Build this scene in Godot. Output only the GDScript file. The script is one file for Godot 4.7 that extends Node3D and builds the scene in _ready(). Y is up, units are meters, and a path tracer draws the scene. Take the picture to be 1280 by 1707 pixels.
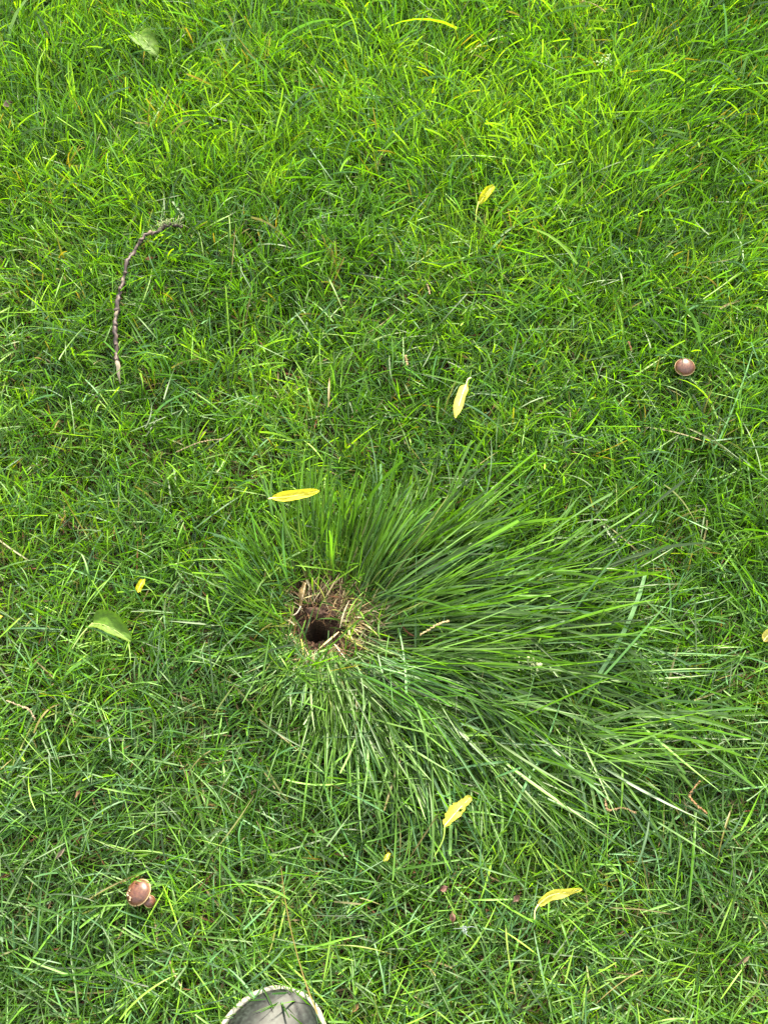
extends Node3D
# A close view down onto a lawn: a worn hole in the soil ringed by long splayed grass, a twig, fallen leaves, mushrooms, a shoe toe.

const HOLE := Vector2(-0.071, -0.552)
var rng := RandomNumberGenerator.new()
var bump := FastNoiseLite.new()
var patch := FastNoiseLite.new()
var swirl := FastNoiseLite.new()
var zones := []                 # [a, b, radius, height]: room for a thing that lies on the grass
var cells := {}
var taken := {}
const CELL := 0.06


func _ready() -> void:
	var cam := Camera3D.new()
	cam.name = "camera"
	cam.position = Vector3(0, 1.256, 0)
	cam.rotation_degrees = Vector3(-61, 0, 0)
	cam.fov = 44.0
	cam.near = 0.02
	cam.far = 400.0
	add_child(cam)
	cam.current = true

	var sky_mat := ProceduralSkyMaterial.new()
	sky_mat.sky_top_color = Color(0.98, 0.99, 1.0)
	sky_mat.sky_horizon_color = Color(0.60, 0.61, 0.62)
	sky_mat.sky_curve = 0.5
	sky_mat.ground_bottom_color = Color(0.10, 0.14, 0.07)
	sky_mat.ground_horizon_color = Color(0.30, 0.36, 0.24)
	sky_mat.sun_angle_max = 40.0
	sky_mat.sun_curve = 0.3
	var sky := Sky.new()
	sky.sky_material = sky_mat
	var env := Environment.new()
	env.background_mode = Environment.BG_SKY
	env.sky = sky
	env.background_energy_multiplier = 0.72
	env.tonemap_mode = Environment.TONE_MAPPER_LINEAR
	env.tonemap_exposure = 7.9
	env.sdfgi_enabled = true
	env.ssao_enabled = true
	env.ssil_enabled = true
	var we := WorldEnvironment.new()
	we.name = "world_environment"
	we.environment = env
	add_child(we)

	var sun := DirectionalLight3D.new()
	sun.name = "sun"
	sun.light_energy = 1.4
	sun.light_color = Color(1.0, 0.96, 0.87)
	sun.light_angular_distance = 9.0
	sun.shadow_enabled = true
	add_child(sun)
	sun.look_at_from_position(Vector3(0.35, 1.42, -1.95), Vector3.ZERO)   # soft light from beyond the top of the picture

	rng.seed = 20240611
	bump.seed = 3
	bump.frequency = 3.0
	patch.seed = 11
	patch.frequency = 2.6
	swirl.seed = 29
	swirl.frequency = 4.5
	make_ground()
	lay_out_zones()
	make_lawn()
	make_tuft()
	make_thatch()
	make_hole_dressing()
	make_twig()
	make_leaves()
	make_mushrooms()
	make_litter()
	make_shoe()


# ---------------------------------------------------------------- naming

func numbered(called: String, parent: Node) -> String:
	var key := str(parent.get_instance_id()) + called
	var n: int = taken.get(key, 0)
	taken[key] = n + 1
	return called if n == 0 else "%s_%03d" % [called, n]


func thing(called: String, label: String, category: String, at := Vector3.ZERO, group := "", kind := "") -> Node3D:
	var o := Node3D.new()
	o.name = numbered(called, self)
	add_child(o, true)
	o.position = at
	o.set_meta("label", label)
	o.set_meta("category", category)
	if group:
		o.set_meta("group", group)
	if kind:
		o.set_meta("kind", kind)
	return o


func part(called: String, mesh: Mesh, mat: Material, parent: Node3D) -> MeshInstance3D:
	var o := MeshInstance3D.new()
	o.name = numbered(called, parent)
	o.mesh = mesh
	o.material_override = mat
	parent.add_child(o, true)
	return o


# ---------------------------------------------------------------- materials

func lin(r: float, g: float, b: float) -> Color:
	return Color(r, g, b).linear_to_srgb()


func mat(c: Color, rough := 0.7, spec := 0.5) -> StandardMaterial3D:
	var m := StandardMaterial3D.new()
	m.albedo_color = c
	m.roughness = rough
	m.metallic_specular = spec
	m.cull_mode = BaseMaterial3D.CULL_DISABLED
	return m


func tinted(rough := 0.7, spec := 0.5) -> StandardMaterial3D:
	var m := mat(Color.WHITE, rough, spec)
	m.vertex_color_use_as_albedo = true
	return m


func grass_material(rough: float, spec: float, through: Color) -> StandardMaterial3D:
	var m := tinted(rough, spec)
	m.backlight_enabled = true
	m.backlight = through
	return m


# ---------------------------------------------------------------- shapes

func sheet(nu: int, nv: int, at: Callable, tint = null) -> ArrayMesh:   # at(u, v) -> Vector3 over 0..1
	var st := SurfaceTool.new()
	st.begin(Mesh.PRIMITIVE_TRIANGLES)
	st.set_smooth_group(0)
	for j in nv + 1:
		for i in nu + 1:
			var u := float(i) / nu
			var v := float(j) / nv
			if tint != null:
				st.set_color(tint.call(u, v))
			st.set_uv(Vector2(u, v))
			st.add_vertex(at.call(u, v))
	for j in nv:
		for i in nu:
			var a := j * (nu + 1) + i
			st.add_index(a); st.add_index(a + 1); st.add_index(a + nu + 1)
			st.add_index(a + 1); st.add_index(a + nu + 2); st.add_index(a + nu + 1)
	st.generate_normals()
	return st.commit()


func tube_into(st: SurfaceTool, first: int, path: PackedVector3Array, radii: PackedFloat32Array, sides: int, tint: Callable, rough := 0.0) -> int:
	var n := path.size()
	var side := Vector3.RIGHT
	for i in n:
		var t := (path[mini(i + 1, n - 1)] - path[maxi(i - 1, 0)]).normalized()
		side = (side - t * side.dot(t))
		if side.length() < 0.05:
			side = t.cross(Vector3.UP)
		side = side.normalized()
		var up := t.cross(side)
		for k in sides:
			var a := TAU * k / sides
			var r := radii[i] * (1.0 + (rng.randf() - 0.5) * rough)
			st.set_color(tint.call(float(i) / maxi(n - 1, 1), a))
			st.set_uv(Vector2(float(k) / sides, float(i) / n))
			st.add_vertex(path[i] + (side * cos(a) + up * sin(a)) * r)
	for i in n - 1:
		for k in sides:
			var a := first + i * sides + k
			var b := first + i * sides + (k + 1) % sides
			st.add_index(a); st.add_index(b); st.add_index(a + sides)
			st.add_index(b); st.add_index(b + sides); st.add_index(a + sides)
	for end in 2:                                                    # close both ends
		var base := first + (0 if end == 0 else (n - 1) * sides)
		for k in range(1, sides - 1):
			if end == 0:
				st.add_index(base); st.add_index(base + k + 1); st.add_index(base + k)
			else:
				st.add_index(base); st.add_index(base + k); st.add_index(base + k + 1)
	return first + n * sides


func tube(path: PackedVector3Array, radii: PackedFloat32Array, sides: int, tint: Callable, rough := 0.0) -> ArrayMesh:
	var st := SurfaceTool.new()
	st.begin(Mesh.PRIMITIVE_TRIANGLES)
	st.set_smooth_group(0)
	tube_into(st, 0, path, radii, sides, tint, rough)
	st.generate_normals()
	return st.commit()


func spline(points: Array, steps: int) -> PackedVector3Array:
	var out := PackedVector3Array()
	for i in points.size() - 1:
		var p0: Vector3 = points[maxi(i - 1, 0)]
		var p1: Vector3 = points[i]
		var p2: Vector3 = points[i + 1]
		var p3: Vector3 = points[mini(i + 2, points.size() - 1)]
		for k in steps:
			out.append(p1.cubic_interpolate(p2, p0, p3, float(k) / steps))
	out.append(points[-1])
	return out


func even(n: int, a: float, b: float) -> PackedFloat32Array:
	var out := PackedFloat32Array()
	for i in n:
		out.append(lerpf(a, b, float(i) / maxi(n - 1, 1)))
	return out


func lathe(profile: Array, sides: int, tint: Callable, wobble := 0.0) -> ArrayMesh:   # profile of (radius, height), from the axis outwards
	return sheet(sides, profile.size() - 1, func(u: float, v: float) -> Vector3:
		var p: Vector2 = profile[roundi(v * (profile.size() - 1))]
		var a := TAU * u
		var r := p.x * (1.0 + wobble * (sin(a * 2.0 + 1.0) + 0.6 * sin(a * 3.0 + 0.4) + 0.4 * sin(a * 7.0)))
		return Vector3(cos(a) * r, p.y, sin(a) * r), tint)


# ---------------------------------------------------------------- ground

func hole_depth(x: float, z: float) -> float:
	var d := Vector2(x, z) - HOLE
	var a := atan2(d.y, d.x)
	var r := Vector2(d.x, d.y * 1.1).length()
	var edge := 0.0098 + 0.002 * sin(a * 3.0 + 0.7) + 0.0012 * sin(a * 5.0) + 0.0006 * sin(a * 11.0)
	var t := smoothstep(edge + 0.0045, edge - 0.0035, r)
	return -0.040 * t - 0.008 * smoothstep(0.055, 0.02, r) + 0.004 * t * bump.get_noise_2d(x * 60.0, z * 60.0)


func ground_y(x: float, z: float) -> float:
	return bump.get_noise_2d(x, z) * 0.010 * clampf(4.0 - Vector2(x, z).length(), 0.0, 1.0)


func make_ground() -> void:
	var line := PackedFloat32Array([0.0])
	var step := 0.0016
	while line[-1] < 150.0:
		line.append(line[-1] + step)
		if line[-1] > 0.05:
			step *= 1.085
	var xs := PackedFloat32Array()
	for i in range(line.size() - 1, 0, -1):
		xs.append(-line[i])
	xs.append_array(line)
	var n := xs.size() - 1
	var m := sheet(n, n, func(u: float, v: float) -> Vector3:
		var x := HOLE.x + xs[roundi(u * n)]
		var z := HOLE.y + xs[roundi(v * n)]
		var grit := 0.0 if absf(x - HOLE.x) > 0.3 or absf(z - HOLE.y) > 0.3 else 0.003 * bump.get_noise_2d(x * 35.0, z * 35.0) + 0.0015 * bump.get_noise_2d(x * 110.0, z * 110.0)
		return Vector3(x, ground_y(x, z) + hole_depth(x, z) + grit, z), func(u: float, v: float) -> Color:
		var x := HOLE.x + xs[roundi(u * n)]
		var z := HOLE.y + xs[roundi(v * n)]
		var far := smoothstep(1.6, 2.6, Vector2(x, z + 0.8).length())
		var damp := 0.5 + 0.5 * bump.get_noise_2d(x * 25.0 + 9.0, z * 25.0)
		var soil := Color(0.022, 0.014, 0.009).lerp(Color(0.046, 0.030, 0.019), damp)
		return soil.lerp(Color(0.03, 0.055, 0.010), far))
	var sm := tinted(0.95, 0.2)
	var tex := NoiseTexture2D.new()
	var fn := FastNoiseLite.new()
	fn.frequency = 0.06
	fn.fractal_octaves = 5
	tex.noise = fn
	tex.width = 512
	tex.height = 512
	tex.seamless = true
	sm.heightmap_enabled = true
	sm.heightmap_texture = tex
	sm.heightmap_scale = 0.4
	sm.uv1_triplanar = true
	sm.uv1_world_triplanar = true
	sm.uv1_scale = Vector3(9, 9, 9)
	var g := part("ground", m, sm, self)
	g.set_meta("label", "dark brown crumbly soil of the lawn with a small open hole")
	g.set_meta("kind", "structure")


# ---------------------------------------------------------------- room for things on the grass

func zone(a: Vector2, b: Vector2, r: float, h: float) -> void:
	zones.append([a, b, r, h])
	var lo := Vector2(minf(a.x, b.x) - r, minf(a.y, b.y) - r) / CELL
	var hi := Vector2(maxf(a.x, b.x) + r, maxf(a.y, b.y) + r) / CELL
	for i in range(floori(lo.x), floori(hi.x) + 1):
		for j in range(floori(lo.y), floori(hi.y) + 1):
			var k := Vector2i(i, j)
			if not cells.has(k):
				cells[k] = []
			cells[k].append(zones.size() - 1)


func blocked(x: float, y: float, z: float) -> bool:
	var k := Vector2i(floori(x / CELL), floori(z / CELL))
	if not cells.has(k):
		return false
	var p := Vector2(x, z)
	for n: int in cells[k]:
		var w: Array = zones[n]
		if y > w[3]:
			var a: Vector2 = w[0]
			var ab: Vector2 = w[1] - a
			var t := clampf((p - a).dot(ab) / maxf(ab.length_squared(), 1e-9), 0.0, 1.0)
			if p.distance_to(a + ab * t) < w[2]:
				return true
	return false


func v2(p: Vector3) -> Vector2:
	return Vector2(p.x, p.z)


# ---------------------------------------------------------------- grass

const KINDS := 12
var blade_meshes: Array[ArrayMesh] = []
const BENDS := [0.08, 0.3, 0.6, 0.95, 1.35, 1.8]


func blade_mesh(bend: float, pointed: bool, twist: float, phase: float) -> ArrayMesh:
	var st := SurfaceTool.new()
	st.begin(Mesh.PRIMITIVE_TRIANGLES)
	st.set_smooth_group(0)
	var n := 8
	var p := Vector3.ZERO
	var prev := 0.0
	for i in n + 1:
		var s := float(i) / n
		var th := bend * pow(s, 1.35)
		if i > 0:
			var mid := (th + prev) * 0.5
			p += Vector3(0, cos(mid), sin(mid)) / n
		prev = th
		var t := Vector3(0, cos(th), sin(th))
		var up := Vector3(0, sin(th), -cos(th))
		var w := 0.5 * (0.5 + 0.5 * smoothstep(0.0, 0.3, s))
		if pointed:
			w *= 1.0 - pow(maxf(0.0, (s - 0.45) / 0.55), 1.6) * 0.93
		else:
			w *= 1.0 - 0.22 * s
			if i == n:
				w *= 0.8
		var tw := twist * s + 0.15 * sin(s * 5.0 + phase)
		var across := Vector3(cos(tw), 0, 0) + up * (sin(tw) * 0.045)
		var c := Color(1, 1, 1)
		var root := smoothstep(0.22, 0.0, s)
		c = Color(1.0 + 0.35 * root, 1.0 + 0.02 * root, 1.0 + 0.5 * root)          # pale sheath at the base
		if not pointed and i >= n:
			c = Color(1.9, 1.5, 2.4)                                              # dry cut end
		if pointed and i >= n - 1:
			c = Color(1.35, 1.1, 1.6)
		for k in 3:
			var e := k - 1.0
			st.set_color(c * (0.86 if k == 1 else 1.0))
			st.add_vertex(p + across * (e * w) + up * (absf(e) * w * 0.012))
	for i in n:
		for k in 2:
			var a := i * 3 + k
			st.add_index(a); st.add_index(a + 1); st.add_index(a + 3)
			st.add_index(a + 1); st.add_index(a + 4); st.add_index(a + 3)
	st.generate_normals()
	return st.commit()


func new_rows() -> Array:
	var rows := []
	for k in KINDS:
		rows.append([PackedFloat32Array(), 0])
	return rows


# one blade: root, heading in the ground plane, tilt from upright, length, width, kind of curve, roll round its own length
func blade(rows: Array, root: Vector3, heading: float, tilt: float, length: float, width: float, curve: int, pointed: bool, roll: float, c: Color) -> void:
	var bend: float = BENDS[curve]
	var ch := cos(heading)
	var sh := sin(heading)
	if cells.size() > 0:
		for attempt in 3:
			var mid := tilt + bend * 0.2
			var end := tilt + bend * 0.42
			var m := length * 0.55
			var hit := blocked(root.x + ch * sin(mid) * m, root.y + cos(mid) * m, root.z + sh * sin(mid) * m) \
				or blocked(root.x + ch * sin(end) * length * 0.95, root.y + cos(end) * length * 0.95, root.z + sh * sin(end) * length * 0.95)
			if not hit or rng.randf() < 0.07:
				break
			if attempt == 2:
				return
			length *= 0.6
	# local z leans along (ch, sh)
	var bz := Vector3(ch, 0, sh)
	var bx := Vector3.UP.cross(bz)
	var ly := Vector3.UP * cos(tilt) + bz * sin(tilt)
	var lz := bz * cos(tilt) - Vector3.UP * sin(tilt)
	var cr := cos(roll)
	var sr := sin(roll)
	var x := (bx * cr - lz * sr) * width
	var z := (lz * cr + bx * sr) * length
	var y := ly * length
	var kind := curve * 2 + (1 if pointed else 0)
	var row: Array = rows[kind]
	var buf: PackedFloat32Array = row[0]
	buf.append_array(PackedFloat32Array([x.x, y.x, z.x, root.x, x.y, y.y, z.y, root.y, x.z, y.z, z.z, root.z, c.r, c.g, c.b, 1.0]))
	row[0] = buf
	row[1] += 1


func plant(rows: Array, parent: Node3D, called: String, m: Material) -> void:
	if blade_meshes.is_empty():
		for c in BENDS.size():
			for q in 2:
				blade_meshes.append(blade_mesh(BENDS[c], q == 1, [0.5, -0.6, 0.8, -0.4, 0.9, -0.7][c] * (1.0 if q else -1.0), c * 1.3 + q))
	for k in KINDS:
		if rows[k][1] == 0:
			continue
		var mm := MultiMesh.new()
		mm.transform_format = MultiMesh.TRANSFORM_3D
		mm.use_colors = true
		mm.mesh = blade_meshes[k]
		mm.instance_count = rows[k][1]
		mm.buffer = rows[k][0]
		var o := MultiMeshInstance3D.new()
		o.name = numbered(called, parent)
		o.multimesh = mm
		o.material_override = m
		o.set_meta("kind", "stuff")
		parent.add_child(o, true)


func grass_color(f: float) -> Color:
	var q := rng.randf() + f * 0.5
	var c: Color
	if q < 0.28:
		c = Color(0.024, 0.076, 0.004)
	elif q < 0.62:
		c = Color(0.046, 0.130, 0.004)
	elif q < 0.86:
		c = Color(0.078, 0.195, 0.006)
	else:
		c = Color(0.135, 0.270, 0.012)
	if rng.randf() < 0.16:
		c = Color(0.050, 0.140, 0.040)                         # bluish plants
	return c * rng.randf_range(0.55, 1.35)


# how far inside the splayed tuft a spot lies, 1 at its heart
func in_tuft(x: float, z: float) -> float:
	var d := Vector2(x, z) - HOLE
	var a := atan2(d.y, d.x)
	var reach := tuft_reach(a)
	return smoothstep(reach * 0.95, reach * 0.35, d.length())


func tuft_reach(a: float) -> float:            # heading a: 0 is +x, PI/2 is towards the camera
	var right := maxf(0.0, cos(a - 0.32))
	return 0.064 + 0.29 * pow(right, 3.2) + 0.045 * maxf(0.0, -sin(a))


func make_lawn() -> void:
	var rows := new_rows()
	var step := 0.0090
	var z := -2.05
	while z < 0.22:
		var half := 0.42 + 0.20 * absf(z)
		var x := -half
		while x < half:
			lawn_plant(rows, x + rng.randf_range(-1, 1) * step, z + rng.randf_range(-1, 1) * step, 1.0, 7)
			x += step
		z += step
	step = 0.019                                             # the lawn beyond the frame, sparser and a little broader
	z = -3.4
	while z < 1.0:
		var half := 0.42 + 0.20 * absf(z)
		var x := -1.9
		while x < 1.9:
			if absf(x) > half or z > 0.22 or z < -2.05:
				lawn_plant(rows, x + rng.randf_range(-1, 1) * step, z + rng.randf_range(-1, 1) * step, 1.7, 7)
			x += step
		z += step
	cross_over(rows)
	var lawn := thing("lawn_grass", "mown green lawn grass covering the whole ground", "grass", Vector3.ZERO, "", "stuff")
	plant(rows, lawn, "grass_blades", grass_material(0.54, 0.50, lin(1.0, 0.98, 0.05)))


# stray blades that lean over the things lying on the lawn
func cross_over(rows: Array) -> void:
	var open := cells
	cells = {}
	var spots := []
	for p: Vector3 in TWIG:
		for k in 2:
			spots.append([Vector2(p.x, p.z), 0.012, 0.052])
	for q in [Vector2(0.130, -1.128), Vector2(0.088, -0.812), Vector2(-0.100, -0.662), Vector2(0.072, -0.338), Vector2(0.160, -0.258), Vector2(0.175, -0.262), Vector2(-0.285, -0.530), Vector2(-0.275, -0.525), Vector2(-0.257, -0.582), Vector2(-0.328, -1.405), Vector2(-0.322, -1.396)]:
		for k in 2:
			spots.append([q, 0.014, 0.056])
	for q in [Vector2(0.3522, -0.869), Vector2(-0.2319, -0.267), Vector2(-0.2215, -0.259)]:
		for k in 3:
			spots.append([q, 0.015, 0.046])
	for k in 6:
		spots.append([HOLE, 0.024, 0.036])
	for spot: Array in spots:
		var a := rng.randf() * TAU
		var d: float = spot[1] * rng.randf_range(0.8, 1.5)
		var at: Vector2 = spot[0] + Vector2(cos(a), sin(a)) * d
		blade(rows, Vector3(at.x, ground_y(at.x, at.y), at.y), a + PI + rng.randfn(0.0, 0.7), rng.randf_range(0.2, 0.5), spot[2] * rng.randf_range(1.0, 1.35), rng.randf_range(0.0012, 0.0024), 2 + rng.randi() % 3, rng.randf() < 0.5, rng.randfn(0.0, 0.5), grass_color(0.0))
	for k in 26:                                             # over the edge of the shoe
		var a := rng.randf_range(-2.9, 0.1)
		var at := Vector2(-0.098, -0.135) + Vector2(cos(a), sin(a)) * rng.randf_range(0.046, 0.060)
		blade(rows, Vector3(at.x, ground_y(at.x, at.y) + 0.006, at.y), a + PI + rng.randfn(0.0, 0.6), rng.randf_range(0.25, 0.55), rng.randf_range(0.046, 0.070), rng.randf_range(0.0014, 0.0028), 2 + rng.randi() % 3, rng.randf() < 0.5, rng.randfn(0.0, 0.5), grass_color(0.0))
	cells = open


# one grass plant: a handful of blades that spring from one spot and lean much the same way
func lawn_plant(rows: Array, px: float, pz: float, broad: float, count: int) -> void:
	var t := in_tuft(px, pz)
	var n1 := swirl.get_noise_2d(px, pz)
	var n2 := patch.get_noise_2d(px * 1.4 + 7.0, pz * 1.4)
	var n3 := patch.get_noise_2d(px * 3.1 - 3.0, pz * 3.1)
	if rng.randf() < 0.5 * maxf(0.0, n3 + 0.15 * n2):
		return
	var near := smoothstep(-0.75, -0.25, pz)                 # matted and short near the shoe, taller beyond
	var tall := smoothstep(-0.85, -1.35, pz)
	var east := smoothstep(0.0, 0.35, px)
	var away := lerpf(-1.8, -0.80, east)                     # beyond the tuft they lean away, more so on the right
	var pull := clampf(tall * 0.85 + east * (1.0 - near) * 0.4, 0.0, 0.9)
	var lean := away + n1 * 2.2 + rng.randfn(0.0, 1.0) * lerpf(1.6, 0.6, pull)
	if rng.randf() > 0.35 + 0.65 * pull:
		lean = rng.randf() * TAU
	var plant_tilt := clampf(rng.randfn(lerpf(0.52, 0.78, near), 0.25) + 0.25 * n2, 0.05, 1.3)
	var plant_length := rng.randf_range(0.034, 0.060) * (1.0 + 0.35 * n3) * lerpf(1.0, 1.4, tall) * lerpf(1.0, 1.25, east * (1.0 - near))
	var tone := grass_color(patch.get_noise_2d(px, pz) - 0.30 * near + 0.22 * tall)  # duller mix near, brighter far: partly light painted into the plant colour
	var fine := rng.randf_range(0.0008, 0.0018) * broad
	var old := rng.randf()
	for k in rng.randi_range(count - 3, count + 3):
		var x := px + rng.randfn(0.0, 0.0042)
		var z := pz + rng.randfn(0.0, 0.0042)
		if Vector2(x, z).distance_to(HOLE) < 0.035 or (t > 0.2 and rng.randf() < t * 0.8):
			continue
		var heading := lean + rng.randfn(0.0, 0.75)
		var tilt := clampf(plant_tilt + rng.randfn(0.0, 0.28), 0.03, 1.4)
		var length := plant_length * rng.randf_range(0.6, 1.25)
		var width := fine * rng.randf_range(0.75, 1.3)
		var curve := [0, 1, 1, 2, 2, 3, 3, 4][rng.randi() % 8] as int
		var root_y := ground_y(x, z) - 0.002
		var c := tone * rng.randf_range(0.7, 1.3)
		if rng.randf() < 0.02:                               # an overgrown blade that arches over the rest
			length *= rng.randf_range(1.5, 2.1)
			width *= 1.2
			curve = 3 + rng.randi() % 2
		if rng.randf() < lerpf(0.04, 0.20, near):            # loose or flattened blades that lie on top
			tilt = rng.randf_range(1.2, 1.6)
			heading = rng.randf() * TAU
			root_y += rng.randf_range(0.014, 0.036)
			curve = rng.randi() % 4
			length *= 1.1
		if old < 0.05 and rng.randf() < 0.5:                 # yellowing or dead blades of an old plant
			c = c.lerp(Color(0.17, 0.13, 0.045), rng.randf_range(0.4, 1.0))
		var end: float = tilt + BENDS[curve] * 0.45
		if end > 1.55 and root_y < 0.012:
			curve = maxi(0, curve - 2)
		var top: float = cos(tilt + BENDS[curve] * 0.4) * length       # the mower's height
		var cut := lerpf(0.046, 0.039, near) + 0.024 * tall + 0.010 * n2 + rng.randfn(0.0, 0.006)
		if top > cut:
			length *= cut / top
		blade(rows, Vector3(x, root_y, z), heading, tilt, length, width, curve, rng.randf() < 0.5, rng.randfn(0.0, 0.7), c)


func make_tuft() -> void:
	var rows := new_rows()
	for i in 500:                                            # locks of blades that hang together
		var a := rng.randf() * TAU
		if rng.randf() < 0.60:
			a = rng.randfn(0.22, 0.66)
		var right := maxf(0.0, cos(a - 0.22))
		var upward := maxf(0.0, -sin(a))
		var downward := maxf(0.0, sin(a))
		var left := maxf(0.0, -cos(a))
		var inner := 0.022 + 0.036 * pow(upward, 1.5) + 0.030 * pow(right, 5.0)
		var reach := tuft_reach(a)
		var r := inner + (reach - inner) * pow(rng.randf(), 0.85)
		var lx := HOLE.x + cos(a) * r
		var lz := HOLE.y + sin(a) * r
		var out := clampf((r - inner) / 0.25, 0.0, 1.0)
		var lock := swirl.get_noise_2d(lx * 3.0, lz * 3.0)
		var lean := a + lock * (0.35 + 0.9 * out) + rng.randfn(0.0, 0.14 + 0.25 * out) + 0.25 * out * clampf(sin(a) + 0.35, 0.0, 1.0)
		var lock_tilt := clampf(rng.randfn(0.62 + 0.62 * right + 0.36 * downward - 0.20 * upward * (1.0 - right * 0.6), 0.15) + lock * 0.2, 0.12, 1.42)
		var lock_length := rng.randf_range(0.075, 0.140) * (0.70 + 0.58 * right + 0.26 * upward - 0.22 * left)
		var lift := rng.randf_range(0.0, 0.026) * (right + 0.5 * downward) * smoothstep(0.0, 0.3, out + 0.1)
		var tone: Color = [Color(0.034, 0.088, 0.004), Color(0.058, 0.140, 0.008), Color(0.086, 0.190, 0.016), Color(0.076, 0.185, 0.050), Color(0.100, 0.215, 0.034)][rng.randi() % 5]
		for k in rng.randi_range(4, 13):
			var x := lx + rng.randfn(0.0, 0.006)
			var z := lz + rng.randfn(0.0, 0.006)
			if Vector2(x, z).distance_to(HOLE) < 0.021:
				continue
			var heading := lean + rng.randfn(0.0, 0.13 + 0.15 * out)
			if rng.randf() < 0.05 + 0.12 * out:
				heading += rng.randfn(0.0, 0.9)
			var tilt := clampf(lock_tilt + rng.randfn(0.0, 0.12), 0.1, 1.42)
			var length := lock_length * rng.randf_range(0.55, 1.15)
			var curve := [0, 0, 1, 1, 1, 2, 2, 3][rng.randi() % 8] as int
			var width := rng.randf_range(0.0009, 0.0022)
			var c := tone * rng.randf_range(0.5, 1.2)
			var dry := smoothstep(0.040, 0.0, r - inner)
			if rng.randf() < dry * 0.38:
				c = c.lerp(Color(0.21, 0.19, 0.085), rng.randf_range(0.2, 0.8))
				length *= rng.randf_range(0.3, 0.85)
			blade(rows, Vector3(x, ground_y(x, z) - 0.003 + lift, z), heading, tilt, length, width, curve, rng.randf() < 0.6, rng.randfn(0.0, 0.5), c)
	var tuft := thing("long_grass_tuft", "tuft of long splayed grass fanning out around the hole, swept to the right", "grass tuft", Vector3.ZERO, "", "stuff")
	plant(rows, tuft, "long_blades", grass_material(0.50, 0.56, lin(0.84, 0.96, 0.10)))


func make_thatch() -> void:
	var rows := new_rows()
	var step := 0.0085
	var z := -1.9
	while z < 0.15:
		var half := 0.40 + 0.18 * absf(z)
		var x := -half
		while x < half:
			var px := x + rng.randf_range(-1, 1) * step
			var pz := z + rng.randf_range(-1, 1) * step
			if Vector2(px, pz).distance_to(HOLE) > 0.022 and rng.randf() < 0.65 + 0.9 * patch.get_noise_2d(px * 2.0 - 4.0, pz * 2.0):
				var c: Color = [Color(0.075, 0.055, 0.022), Color(0.04, 0.026, 0.013), Color(0.12, 0.095, 0.045), Color(0.045, 0.05, 0.012), Color(0.075, 0.032, 0.013)][rng.randi() % 5]
				blade(rows, Vector3(px, ground_y(px, pz) + rng.randf_range(0.0, 0.017), pz), rng.randf() * TAU, rng.randf_range(1.2, 1.6), rng.randf_range(0.014, 0.034), rng.randf_range(0.0008, 0.002), rng.randi() % 4, true, rng.randfn(0.0, 0.8), c * rng.randf_range(0.7, 1.2))
			x += step
		z += step
	var t := thing("dead_grass", "brown and tan dead grass lying between the green blades", "dead grass", Vector3.ZERO, "", "stuff")
	plant(rows, t, "dry_blades", grass_material(0.8, 0.3, lin(0.3, 0.25, 0.15)))


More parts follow.
